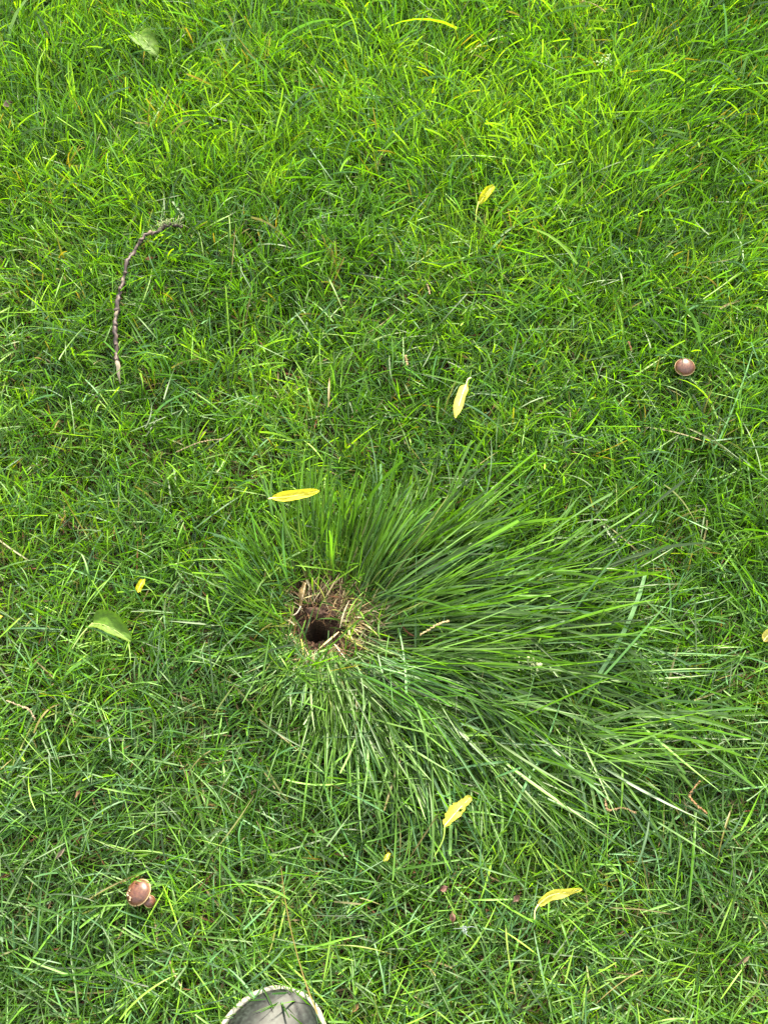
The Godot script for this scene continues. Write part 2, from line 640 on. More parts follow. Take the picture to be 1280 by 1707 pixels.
func make_hole_dressing() -> void:
	# bleached straw and roots round the hole
	var rows := new_rows()
	for i in 560:
		var a := rng.randf() * TAU
		if rng.randf() < 0.65:
			a = rng.randfn(-0.9, 0.7)
		var upward := maxf(0.0, -sin(a))
		var far := 0.013 + 0.020 * upward
		var r := 0.023 + absf(rng.randfn(0.0, 1.0)) * far
		if rng.randf() < 0.25:
			a = rng.randfn(-0.28, 0.12)
			r = rng.randf_range(0.03, 0.115)
		var x := HOLE.x + cos(a) * r
		var z := HOLE.y + sin(a) * r
		var c: Color = [Color(0.42, 0.33, 0.16), Color(0.50, 0.42, 0.25), Color(0.13, 0.08, 0.04), Color(0.17, 0.18, 0.03), Color(0.10, 0.06, 0.03)][rng.randi() % 5]
		blade(rows, Vector3(x, ground_y(x, z) + rng.randf_range(-0.002, 0.010), z), a + rng.randfn(0.0, 0.8), rng.randf_range(0.85, 1.6), rng.randf_range(0.012, 0.040), rng.randf_range(0.0006, 0.0020), rng.randi() % 6, true, rng.randfn(0.0, 0.8), c * rng.randf_range(0.7, 1.15))
	var s := thing("bleached_straw", "bleached straw and dead stems in a ring around the hole", "straw", Vector3.ZERO, "", "stuff")
	plant(rows, s, "straw_blades", grass_material(0.7, 0.35, lin(0.35, 0.3, 0.18)))
	# crumbs of soil on the rim, a clod that overhangs the back
	var soil := tinted(0.95, 0.2)
	var crumbs := SurfaceTool.new()
	crumbs.begin(Mesh.PRIMITIVE_TRIANGLES)
	for i in 700:
		var a := rng.randf() * TAU
		var r := rng.randf_range(0.014, 0.042)
		if rng.randf() < 0.4:
			a = rng.randfn(-1.2, 0.5)
			r = rng.randf_range(0.02, 0.06)
		var p := Vector3(HOLE.x + cos(a) * r, 0, HOLE.y + sin(a) * r)
		p.y = ground_y(p.x, p.z) + hole_depth(p.x, p.z) + 0.0005
		lump(crumbs, p, rng.randf_range(0.0006, 0.0026), Color(0.045, 0.026, 0.017) * rng.randf_range(0.6, 1.7))
	crumbs.generate_normals()
	var k := part("soil_crumbs", crumbs.commit(), soil, self)
	k.set_meta("label", "loose crumbs of dark soil scattered around the rim of the hole")
	k.set_meta("category", "soil")
	k.set_meta("kind", "stuff")
	var clod := thing("soil_clod", "reddish brown clod of soil overhanging the back edge of the hole", "soil clod", Vector3(HOLE.x + 0.004, 0.003, HOLE.y - 0.0185))
	var noise := FastNoiseLite.new()
	noise.frequency = 90.0
	noise.fractal_octaves = 4
	var m := sheet(40, 20, func(u: float, v: float) -> Vector3:
		var d := Vector3(cos(TAU * u) * sin(PI * v), cos(PI * v), sin(TAU * u) * sin(PI * v))
		var q := d * Vector3(0.0150, 0.0075, 0.0065)
		return q * (1.0 + 0.8 * noise.get_noise_3dv(d * 0.016) + 0.5 * noise.get_noise_3dv(d * 0.06)), func(u: float, v: float) -> Color:
		var d := Vector3(cos(TAU * u) * sin(PI * v), cos(PI * v), sin(TAU * u) * sin(PI * v))
		return Color(0.062, 0.038, 0.027) * (1.0 + 1.1 * noise.get_noise_3dv(d * 0.1)))
	part("clod_body", m, soil, clod)
	var fibre := SurfaceTool.new()
	fibre.begin(Mesh.PRIMITIVE_TRIANGLES)
	fibre.set_smooth_group(0)
	var first := 0
	for i in 30:
		var a := rng.randf() * TAU
		var p := Vector3(cos(a) * rng.randf_range(0.0, 0.024), rng.randf_range(-0.001, 0.009), sin(a) * rng.randf_range(0.0, 0.014))
		var b := rng.randf() * TAU
		var l := rng.randf_range(0.006, 0.022)
		var e := p + Vector3(cos(b), rng.randf_range(-0.3, 0.3), sin(b)) * l
		var path := spline([p, p.lerp(e, 0.5) + Vector3(rng.randf_range(-1, 1), rng.randf_range(0, 1), rng.randf_range(-1, 1)) * l * 0.3, e], 4)
		var c := Color(0.13, 0.075, 0.038) * rng.randf_range(0.5, 1.4)
		first = tube_into(fibre, first, path, even(path.size(), 0.00035, 0.00018), 4, func(_s: float, _a: float) -> Color: return c)
	fibre.generate_normals()
	var f := part("root_fibres", fibre.commit(), soil, clod)
	f.set_meta("kind", "stuff")


func lump(st: SurfaceTool, at: Vector3, r: float, c: Color) -> void:
	var q := [Vector3(1, 0, 0), Vector3(0, 0, 1), Vector3(-1, 0, 0), Vector3(0, 0, -1), Vector3(0, 1, 0), Vector3(0, -1, 0)]
	var turn := Basis.from_euler(Vector3(rng.randf(), rng.randf(), rng.randf()) * TAU)
	var w := []
	for v: Vector3 in q:
		w.append(at + turn * (v * r * rng.randf_range(0.6, 1.3)))
	st.set_color(c)
	st.set_smooth_group(-1)
	for k in 4:
		for v in [4, (k + 1) % 4, k]:
			st.add_vertex(w[v])
		for v in [5, k, (k + 1) % 4]:
			st.add_vertex(w[v])


# ---------------------------------------------------------------- twig

const TWIG := [Vector3(-0.3115, 0.034, -0.8645), Vector3(-0.3153, 0.040, -0.8878), Vector3(-0.3187, 0.044, -0.914), Vector3(-0.3207, 0.046, -0.9407), Vector3(-0.3196, 0.046, -0.9725), Vector3(-0.3171, 0.047, -0.9983), Vector3(-0.3118, 0.050, -1.0265), Vector3(-0.3007, 0.053, -1.0494), Vector3(-0.2849, 0.055, -1.0639), Vector3(-0.2694, 0.052, -1.0756), Vector3(-0.2534, 0.046, -1.0815)]


func make_twig() -> void:
	var t := thing("twig", "crooked dark brown twig with pale lichen at its tip lying on the grass", "twig")
	var path := spline(TWIG, 8)
	var n := path.size()
	var radii := PackedFloat32Array()
	for i in n:
		var s := float(i) / n
		var r := lerpf(0.0026, 0.0016, s) * (0.92 + 0.30 * pow(absf(sin(s * 40.0 + 2.0 * sin(s * 9.0))), 2.0) + rng.randf_range(-0.15, 0.15))
		radii.append(r)
		path[i] += Vector3(rng.randf_range(-1, 1), rng.randf_range(-1, 1), rng.randf_range(-1, 1)) * 0.0014 + Vector3(0, -0.003 + 0.003 * sin(i * 0.45), 0)
	var spots := FastNoiseLite.new()
	spots.frequency = 1.0
	spots.seed = 5
	var tint := func(s: float, a: float) -> Color:
		var q := spots.get_noise_2d(s * 45.0, cos(a) * 1.2) + 0.6 * spots.get_noise_2d(s * 140.0, a * 1.5)
		return Color(0.009, 0.005, 0.004).lerp(Color(0.060, 0.038, 0.030), clampf(q * 1.5 + 0.15, 0.0, 1.0))
	part("bark", tube(path.slice(5), radii.slice(5), 10, tint, 0.25), tinted(0.65, 0.4), t)
	var wood := func(_s: float, a: float) -> Color: return Color(0.224, 0.185, 0.132) * (0.8 + 0.25 * sin(a * 3.0))
	part("broken_end", tube(PackedVector3Array([path[6], path[3], path[0], path[0] + Vector3(0.0025, -0.006, 0.011)]), PackedFloat32Array([0.0027, 0.0026, 0.0020, 0.0004]), 8, wood, 0.3), tinted(0.8, 0.3), t)
	for k in [12, 20, 27, 33, 42, 50, 57, 64, 70]:
		var side := Vector3(rng.randf_range(-1, 1), rng.randf_range(0.0, 0.8), rng.randf_range(-0.5, 0.5)).normalized()
		var c: Vector3 = path[k]
		part("knot", tube(PackedVector3Array([c - side * 0.001, c + side * 0.0028, c + side * rng.randf_range(0.0042, 0.0062)]), PackedFloat32Array([0.0027, 0.0024, 0.0009]), 7, tint, 0.3), tinted(0.7, 0.4), t)
	var pale := [Color(0.10, 0.085, 0.06), Color(0.08, 0.06, 0.045)]
	for k in [24, 38, 55, 61, 66]:
		var patchy := tube(PackedVector3Array([path[k] + Vector3(0, 0.0006, 0), path[k + 1] + Vector3(0, 0.0009, 0), path[k + 3] + Vector3(0, 0.0006, 0)]), PackedFloat32Array([0.0012, 0.0026, 0.0014]), 7, func(_s: float, _a: float) -> Color: return pale[k % 2], 0.4)
		part("bark_scale", patchy, tinted(0.85, 0.3), t)
	# tufted lichen at the tip
	var st := SurfaceTool.new()
	st.begin(Mesh.PRIMITIVE_TRIANGLES)
	st.set_smooth_group(0)
	var first := 0
	for i in 30:
		var p: Vector3 = path[n - 2 - rng.randi() % 14] + Vector3(0, 0.002, 0)
		var d := Vector3(rng.randf_range(-1, 1), rng.randf_range(0.0, 0.9), rng.randf_range(-1.2, 0.8)).normalized()
		var l := rng.randf_range(0.004, 0.012)
		var q := spline([p, p + d * l * 0.5 + Vector3(0, 0.003, 0), p + d * l + Vector3(rng.randf_range(-1, 1), rng.randf_range(-1, 0.4), rng.randf_range(-1, 1)) * 0.005], 3)
		var c := Color(0.09, 0.13, 0.04).lerp(Color(0.20, 0.21, 0.12), rng.randf())
		first = tube_into(st, first, q, even(q.size(), 0.0005, 0.0002), 4, func(_s: float, _a: float) -> Color: return c)
	st.generate_normals()
	part("lichen", st.commit(), tinted(0.9, 0.3), t)


# ---------------------------------------------------------------- leaves

var vein_texture: ImageTexture


func veins() -> ImageTexture:
	if vein_texture:
		return vein_texture
	var im := Image.create(128, 256, false, Image.FORMAT_RGB8)
	var fn := FastNoiseLite.new()
	fn.frequency = 0.03
	fn.fractal_octaves = 4
	for y in 256:
		for x in 128:
			var u := x / 127.0 - 0.5
			var v := y / 255.0
			var k := fposmod((v - absf(u) * 0.55) * 9.0, 1.0)
			var side := smoothstep(0.10, 0.0, absf(k - 0.5)) * 0.05
			var q := 0.90 + 0.20 * fn.get_noise_2d(x, y) + side + smoothstep(0.035, 0.0, absf(u)) * 0.08
			var brown := smoothstep(0.42, 0.55, fn.get_noise_2d(x * 2.2 + 300.0, y * 2.2)) * 0.45
			im.set_pixel(x, y, Color(clampf(q, 0, 1), clampf(q - brown * 0.5, 0, 1), clampf(q - 0.1 - brown, 0, 1)))
	vein_texture = ImageTexture.create_from_image(im)
	return vein_texture


# a leaf along a spine of points; fold lifts the halves, lean rolls it, shape "full" or "narrow"; missing: a nibbled spot
func leaf(called: String, label: String, category: String, group: String, spine: Array, width: float, fold: float, roll: float, c: Color, petiole: Array, opts := {}) -> Node3D:
	var t := thing(called, label, category, Vector3.ZERO, group)
	var path := spline(spine, 6)
	var n := path.size() - 1
	var base_r: float = opts.get("base", 0.25)
	var sharp: float = opts.get("sharp", 0.85)
	var ragged: float = opts.get("ragged", 0.04)
	var wave: float = opts.get("wave", 0.0016)
	var seed_: float = rng.randf() * 50.0
	var hole = opts.get("hole")
	var left: float = opts.get("left", 1.0)
	var right: float = opts.get("right", 1.0)
	var at := func(u: float, v: float) -> Vector3:
		var i := v * n
		var a: Vector3 = path[floori(i)]
		var b: Vector3 = path[mini(floori(i) + 1, n)]
		var p: Vector3 = a.lerp(b, i - floorf(i))
		var dir: Vector3 = (path[mini(floori(i) + 1, n)] - path[maxi(floori(i) - 1, 0)]).normalized()
		var across := dir.cross(Vector3.UP).normalized()
		var up := across.cross(dir).normalized()
		across = across.rotated(dir, roll)
		up = up.rotated(dir, roll)
		var e := (u - 0.5) * 2.0
		var prof := pow(sin(PI * clampf(pow(v, sharp) * (1.0 - base_r * 0.1) + base_r * 0.1 * (1.0 - v), 0.0, 1.0)), 0.75)
		prof = maxf(prof, 0.03)
		var w := width * 0.5 * prof * (left if e < 0.0 else right) * (1.0 + ragged * (bump.get_noise_2d(v * 4.0 + seed_, e) + 0.5 * sin(v * 40.0 + e * 3.0)))
		var ang := fold * absf(e)
		return p + across * (e * w * cos(ang)) + up * (absf(e) * w * sin(ang) + wave * sin(v * 13.0 + seed_ + e * 1.5) * absf(e) + wave * 0.5 * bump.get_noise_2d(v * 6.0 + seed_, e * 3.0))
	var m: ArrayMesh
	if hole != null:
		var st := SurfaceTool.new()
		st.begin(Mesh.PRIMITIVE_TRIANGLES)
		st.set_smooth_group(0)
		var nu := 24
		var nv := 48
		for j in nv + 1:
			for i in nu + 1:
				st.set_uv(Vector2(float(i) / nu, float(j) / nv))
				st.add_vertex(at.call(float(i) / nu, float(j) / nv))
		for j in nv:
			for i in nu:
				var q := Vector2((i + 0.5) / nu, (j + 0.5) / nv) - (hole as Vector2)
				if Vector2(q.x * 0.35, q.y).length() < 0.05 * (1.0 + 0.3 * sin(atan2(q.y, q.x) * 3.0)):
					continue
				var a := j * (nu + 1) + i
				st.add_index(a); st.add_index(a + 1); st.add_index(a + nu + 1)
				st.add_index(a + 1); st.add_index(a + nu + 2); st.add_index(a + nu + 1)
		st.generate_normals()
		m = st.commit()
	else:
		m = sheet(14, 30, at)
	var lm := mat(c, 0.65, 0.35)
	lm.albedo_texture = veins()
	lm.backlight_enabled = true
	lm.backlight = lin(0.85, 0.85, 0.7)
	if opts.has("second"):
		var second := lm.duplicate() as StandardMaterial3D
		second.albedo_color = opts.second
		part("leaf_half", sheet(10, 30, func(u: float, v: float) -> Vector3: return at.call(u * 0.5, v)), lm, t)
		part("leaf_half", sheet(10, 30, func(u: float, v: float) -> Vector3: return at.call(0.5 + u * 0.5, v)), second, t)
	else:
		part("leaf_blade", m, lm, t)
	var rib := PackedVector3Array()
	for i in 16:
		var v := lerpf(0.01, 0.93, i / 15.0)
		rib.append(at.call(0.5, v) + Vector3(0, -0.0002, 0))
	var rib_c: Color = opts.get("rib", c.lightened(0.25))
	part("midrib", tube(rib, even(16, 0.0006, 0.0002), 6, func(_s: float, _a: float) -> Color: return Color.WHITE), mat(rib_c, 0.55), t)
	if petiole.size() > 1:
		var pp := spline(petiole, 6)
		part("petiole", tube(pp, even(pp.size(), 0.0008, 0.0006), 7, func(_s: float, _a: float) -> Color: return Color.WHITE), mat(opts.get("stalk", rib_c), 0.55), t)
	return t


func make_leaves() -> void:
	var g := "yellow leaves fallen on the lawn"
	var k := "fallen leaf"
	leaf("yellow_leaf", "bright yellow-green folded leaf half sunk in the grass far above the tuft", k, g, [Vector3(0.1200, 0.044, -1.117), Vector3(0.129, 0.050, -1.129), Vector3(0.1390, 0.050, -1.142)], 0.015, 0.8, 0.35, lin(0.360, 0.370, 0.011), [Vector3(0.1195, 0.047, -1.118), Vector3(0.1165, 0.040, -1.108), Vector3(0.1160, 0.030, -1.098)])
	leaf("yellow_leaf", "pale cream-yellow narrow leaf standing on edge just above the long grass tuft", k, g, [Vector3(0.0947, 0.052, -0.8357), Vector3(0.0879, 0.054, -0.8149), Vector3(0.081, 0.050, -0.7903)], 0.0135, 0.45, 0.2, lin(0.445, 0.406, 0.092), [Vector3(0.0947, 0.052, -0.8357), Vector3(0.0962, 0.055, -0.840), Vector3(0.1000, 0.056, -0.842)], {"sharp": 1.0})
	leaf("yellow_leaf", "golden yellow long wavy leaf lying across the standing blades behind the hole", k, g, [Vector3(-0.119, 0.086, -0.6655), Vector3(-0.0957, 0.087, -0.6677), Vector3(-0.0685, 0.088, -0.6732)], 0.0128, 0.5, 0.30, lin(0.445, 0.401, 0.022), [Vector3(-0.118, 0.086, -0.6655), Vector3(-0.1225, 0.087, -0.6640)], {"wave": 0.0011, "sharp": 0.9})
	leaf("yellow_leaf", "pale yellow torn leaf with a hole nibbled through its middle and a long green stalk", k, g, [Vector3(0.0582, 0.046, -0.3263), Vector3(0.0707, 0.048, -0.3403), Vector3(0.0845, 0.046, -0.3545)], 0.0150, 0.45, -0.3, lin(0.396, 0.378, 0.049), [Vector3(0.0582, 0.046, -0.3263), Vector3(0.0565, 0.042, -0.314), Vector3(0.048, 0.036, -0.299)], {"hole": Vector2(0.62, 0.55), "ragged": 0.16, "stalk": lin(0.132, 0.198, 0.020)})
	leaf("yellow_leaf", "pale yellow curved leaf with a hooked stalk lying nearest to the lower right corner", k, g, [Vector3(0.1438, 0.044, -0.2526), Vector3(0.1540, 0.047, -0.2602), Vector3(0.1680, 0.048, -0.2630), Vector3(0.1850, 0.046, -0.2667)], 0.0108, 0.6, 0.35, lin(0.429, 0.397, 0.060), [Vector3(0.1438, 0.044, -0.2526), Vector3(0.1408, 0.041, -0.248), Vector3(0.1403, 0.036, -0.2410)], {"sharp": 0.8})
	leaf("yellow_leaf_scrap", "tiny bright lemon-yellow leaf scrap in the grass above the green leaf", k, g, [Vector3(-0.2600, 0.044, -0.5750), Vector3(-0.2570, 0.047, -0.582), Vector3(-0.2545, 0.044, -0.5900)], 0.0085, 0.6, 0.2, lin(0.396, 0.370, 0.007), [])
	leaf("yellow_leaf_scrap", "small yellow leaf tip poking in at the left edge of the frame", k, g, [Vector3(-0.412, 0.044, -0.5450), Vector3(-0.405, 0.045, -0.546), Vector3(-0.3985, 0.043, -0.5475)], 0.006, 0.3, 0.1, lin(0.396, 0.356, 0.016), [])
	leaf("yellow_leaf_scrap", "tiny pale yellow leaf scrap between the tuft and the shoe", k, g, [Vector3(0.0005, 0.042, -0.2935), Vector3(0.0028, 0.044, -0.297), Vector3(0.0050, 0.042, -0.3015)], 0.005, 0.4, 0.1, lin(0.360, 0.352, 0.033), [])
	var green := lin(0.056, 0.125, 0.006)
	leaf("green_leaf", "broad green leaf folded along its midrib with a long pale stalk", k, "", [Vector3(-0.3033, 0.044, -0.5394), Vector3(-0.2855, 0.050, -0.5330), Vector3(-0.2620, 0.043, -0.5195)], 0.034, 0.62, -0.2, green, [Vector3(-0.3033, 0.044, -0.5394), Vector3(-0.3130, 0.044, -0.5270), Vector3(-0.3232, 0.038, -0.5124)], {"sharp": 0.7, "rib": lin(0.132, 0.185, 0.033), "stalk": lin(0.132, 0.185, 0.040), "left": 0.95, "right": 0.75, "second": lin(0.092, 0.155, 0.026)})
	leaf("weed_leaf", "broad light green weed leaf half hidden by grass near the top left corner", "weed", "", [Vector3(-0.3458, 0.046, -1.4286), Vector3(-0.3290, 0.054, -1.4080), Vector3(-0.3080, 0.048, -1.3800)], 0.030, 0.25, 0.1, lin(0.060, 0.130, 0.004), [], {"rib": lin(0.112, 0.165, 0.026)})
	# the dry curled leaf at the hole
	leaf("dry_leaf", "tan curled dry leaf standing beside the back left rim of the hole", "dead leaf", "", [Vector3(-0.0845, 0.022, -0.5960), Vector3(-0.0865, 0.021, -0.5855), Vector3(-0.0895, 0.013, -0.5730)], 0.0105, 1.0, 0.3, lin(0.26, 0.19, 0.11), [Vector3(-0.0895, 0.013, -0.5730), Vector3(-0.094, 0.010, -0.5660), Vector3(-0.100, 0.008, -0.5640)])
	leaf("brown_leaf", "brown dead leaf at the right edge of the frame", "dead leaf", "", [Vector3(0.3930, 0.042, -0.5200), Vector3(0.3985, 0.045, -0.5260), Vector3(0.4080, 0.043, -0.5340)], 0.012, 0.4, 0.2, lin(0.357, 0.321, 0.081), [])


# ---------------------------------------------------------------- mushrooms

func mushroom(t: Node3D, r: float, high: float, lean: Basis, cap_at: Vector3, torn: bool) -> void:
	var noise := FastNoiseLite.new()
	noise.frequency = 1.0
	noise.seed = int(r * 1e6)
	var prof := []
	for i in 17:
		var a := i / 16.0 * PI * 0.5
		prof.append(Vector2(sin(a) * r, cos(a) * r * 0.62 - pow(sin(a), 6.0) * r * 0.05))
	var tint := func(u: float, v: float) -> Color:
		var q := noise.get_noise_2d(cos(TAU * u) * v * 5.0, sin(TAU * u) * v * 5.0) + 0.5 * noise.get_noise_2d(cos(TAU * u) * v * 22.0, sin(TAU * u) * v * 22.0)
		var c := Color(0.030, 0.010, 0.006).lerp(Color(0.074, 0.029, 0.015), clampf(0.5 + q, 0, 1))
		return c.lerp(Color(0.112, 0.059, 0.030), smoothstep(0.72, 0.98, v))
	var cm := tinted(0.45, 0.4)
	cm.clearcoat_enabled = true
	cm.clearcoat = 0.08
	cm.clearcoat_roughness = 0.28
	var cap := part("cap", lathe(prof, 40, tint, 0.022), cm, t)
	cap.transform = Transform3D(lean, cap_at)
	var ring := PackedVector3Array()
	for i in 41:
		ring.append(Vector3(cos(TAU * i / 40.0), 0, sin(TAU * i / 40.0)) * r * 0.995 * (1.0 + 0.012 * (sin(TAU * i / 20.0 + 1.0))) - Vector3(0, r * 0.045, 0))
	var rim := part("cap_rim", tube(ring, even(41, r * 0.055, r * 0.055), 8, func(_s: float, _a: float) -> Color: return Color(0.198, 0.139, 0.066)), tinted(0.6, 0.4), cap)
	rim.position = Vector3.ZERO
	var under := []
	for i in 7:
		under.append(Vector2(lerpf(r * 0.14, r * 0.97, i / 6.0), lerpf(-r * 0.02, -r * 0.07, i / 6.0) + r * 0.12 * sin(PI * i / 6.0)))
	part("gills", lathe(under, 48, func(u: float, _v: float) -> Color: return Color(0.198, 0.132, 0.086) * (0.7 + 0.4 * fmod(roundf(u * 48.0), 2.0))), tinted(0.85, 0.3), cap)
	var foot := Vector3(cap_at.x * 0.3, 0.0, cap_at.z * 0.3)
	var sp := spline([foot, foot.lerp(cap_at, 0.55) + Vector3(r * 0.08, 0, 0), cap_at + lean * Vector3(0, r * 0.1, 0)], 5)
	part("stem", tube(sp, even(sp.size(), r * 0.24, r * 0.16), 10, func(_s: float, a: float) -> Color: return Color(0.363, 0.297, 0.198) * (0.9 + 0.1 * sin(a * 5.0)), 0.08), tinted(0.75, 0.4), t)
	if torn:
		for i in 7:
			var a := rng.randf_range(2.2, 3.6)
			var q := rng.randf_range(0.25, 0.7)
			var p := Vector3(cos(a) * r * q, r * 0.62 * sqrt(1.0 - q * q) + 0.0004, sin(a) * r * q)
			var w := rng.randf_range(0.0012, 0.0026)
			var turn := Basis.from_euler(Vector3(rng.randf_range(-0.6, 0.6), rng.randf() * TAU, rng.randf_range(-0.6, 0.6)))
			part("torn_skin", sheet(4, 4, func(u: float, v: float) -> Vector3: return p + turn * Vector3((u - 0.5) * w * 1.6, 0.0006 * sin(u * 5.0 + v * 3.0 + i), (v - 0.5) * w * (1.0 - 0.6 * absf(u - 0.5)))), mat(lin(0.20, 0.12, 0.07), 0.7), cap)


func make_mushrooms() -> void:
	var g := "small brown mushrooms in the grass"
	var a := thing("mushroom", "lone round brown mushroom with a pale rim, beyond the tuft, by itself", "mushroom", Vector3(0.3522, ground_y(0.3522, -0.869), -0.869), g)
	mushroom(a, 0.0112, 0.04, Basis.from_euler(Vector3(0.12, 0, 0.1)), Vector3(0, 0.037, 0), false)
	var b := thing("mushroom", "bigger of the two paired brown mushrooms, its tilted cap torn at one side", "mushroom", Vector3(-0.2319, ground_y(-0.2319, -0.267), -0.2665), g)
	mushroom(b, 0.0128, 0.036, Basis.from_euler(Vector3(-0.25, 0.2, 0.42)), Vector3(0, 0.033, 0), true)
	var c := thing("mushroom", "smallest brown mushroom, tucked under the rim of the bigger torn one", "mushroom", Vector3(-0.2215, ground_y(-0.2215, -0.26), -0.2592), g)
	mushroom(c, 0.0058, 0.024, Basis.from_euler(Vector3(0.1, 0, -0.45)), Vector3(0, 0.028, 0), false)


# ---------------------------------------------------------------- small litter

func string_of_scales(called: String, label: String, category: String, group: String, points: Array, c: Color, size: float) -> void:
	var t := thing(called, label, category, Vector3.ZERO, group)
	var path := spline(points, 10)
	part("stalk", tube(path, even(path.size(), 0.0005, 0.0004), 5, func(_s: float, _a: float) -> Color: return Color.WHITE), mat(c.darkened(0.3), 0.8), t)
	var st := SurfaceTool.new()
	st.begin(Mesh.PRIMITIVE_TRIANGLES)
	for p in path:
		for k in 2:
			lump(st, p + Vector3(rng.randf_range(-1, 1), rng.randf_range(-0.4, 1), rng.randf_range(-1, 1)) * size * 0.6, size * rng.randf_range(0.5, 1.0), c.srgb_to_linear() * rng.randf_range(0.6, 1.5))
	st.generate_normals()
	part("scales", st.commit(), tinted(0.85, 0.3), t)


func fragment(label: String, at: Vector3, size: Vector2, heading: float, c: Color) -> void:
	var t := thing("leaf_fragment", label, "leaf fragment", at, "dry leaf fragments between the blades")
	var s := rng.randf() * 9.0
	var turn := Basis.from_euler(Vector3(0.2, heading, 0.15))
	part("fragment_blade", sheet(8, 10, func(u: float, v: float) -> Vector3:
		var w := size.y * (sin(PI * clampf(v, 0.06, 0.94)) + 0.12 * sin(v * 19.0 + s))
		return turn * Vector3((v - 0.5) * size.x, 0.0016 * sin(u * 4.0 + v * 5.0 + s) + 0.12 * size.y * absf(u - 0.5) * 4.0, (u - 0.5) * w)), mat(c, 0.7), t)
	part("fragment_stalk", tube(spline([turn * Vector3(-size.x * 0.5, 0, 0), turn * Vector3(-size.x * 0.75, -0.002, size.y * 0.2)], 3), even(4, 0.0004, 0.0003), 5, func(_s: float, _a: float) -> Color: return Color.WHITE), mat(c.darkened(0.3), 0.8), t)


func seed_head(label: String, at: Vector3, lean: Vector3, c: Color) -> void:
	var t := thing("grass_panicle", label, "seed head", Vector3.ZERO, "pale grass seed heads")
	var root := Vector3(at.x, 0, at.z) - Vector3(lean.x, 0, lean.z) * 0.5
	var stem := spline([root, root.lerp(at, 0.6) + Vector3(0, 0.01, 0), at], 5)
	part("stem", tube(stem, even(stem.size(), 0.0007, 0.0005), 5, func(_s: float, _a: float) -> Color: return Color.WHITE), mat(lin(0.092, 0.158, 0.033), 0.6), t)
	var st := SurfaceTool.new()
	st.begin(Mesh.PRIMITIVE_TRIANGLES)
	for i in 44:
		var s := rng.randf()
		var p := at + lean * (s * 0.7) + Vector3(rng.randf_range(-1, 1), rng.randf_range(-0.5, 0.6), rng.randf_range(-1, 1)) * 0.011 * (1.1 - s)
		lump(st, p, rng.randf_range(0.0009, 0.0018), c.srgb_to_linear() * rng.randf_range(0.7, 1.25))
	st.generate_normals()
	part("spikelets", st.commit(), tinted(0.7, 0.4), t)


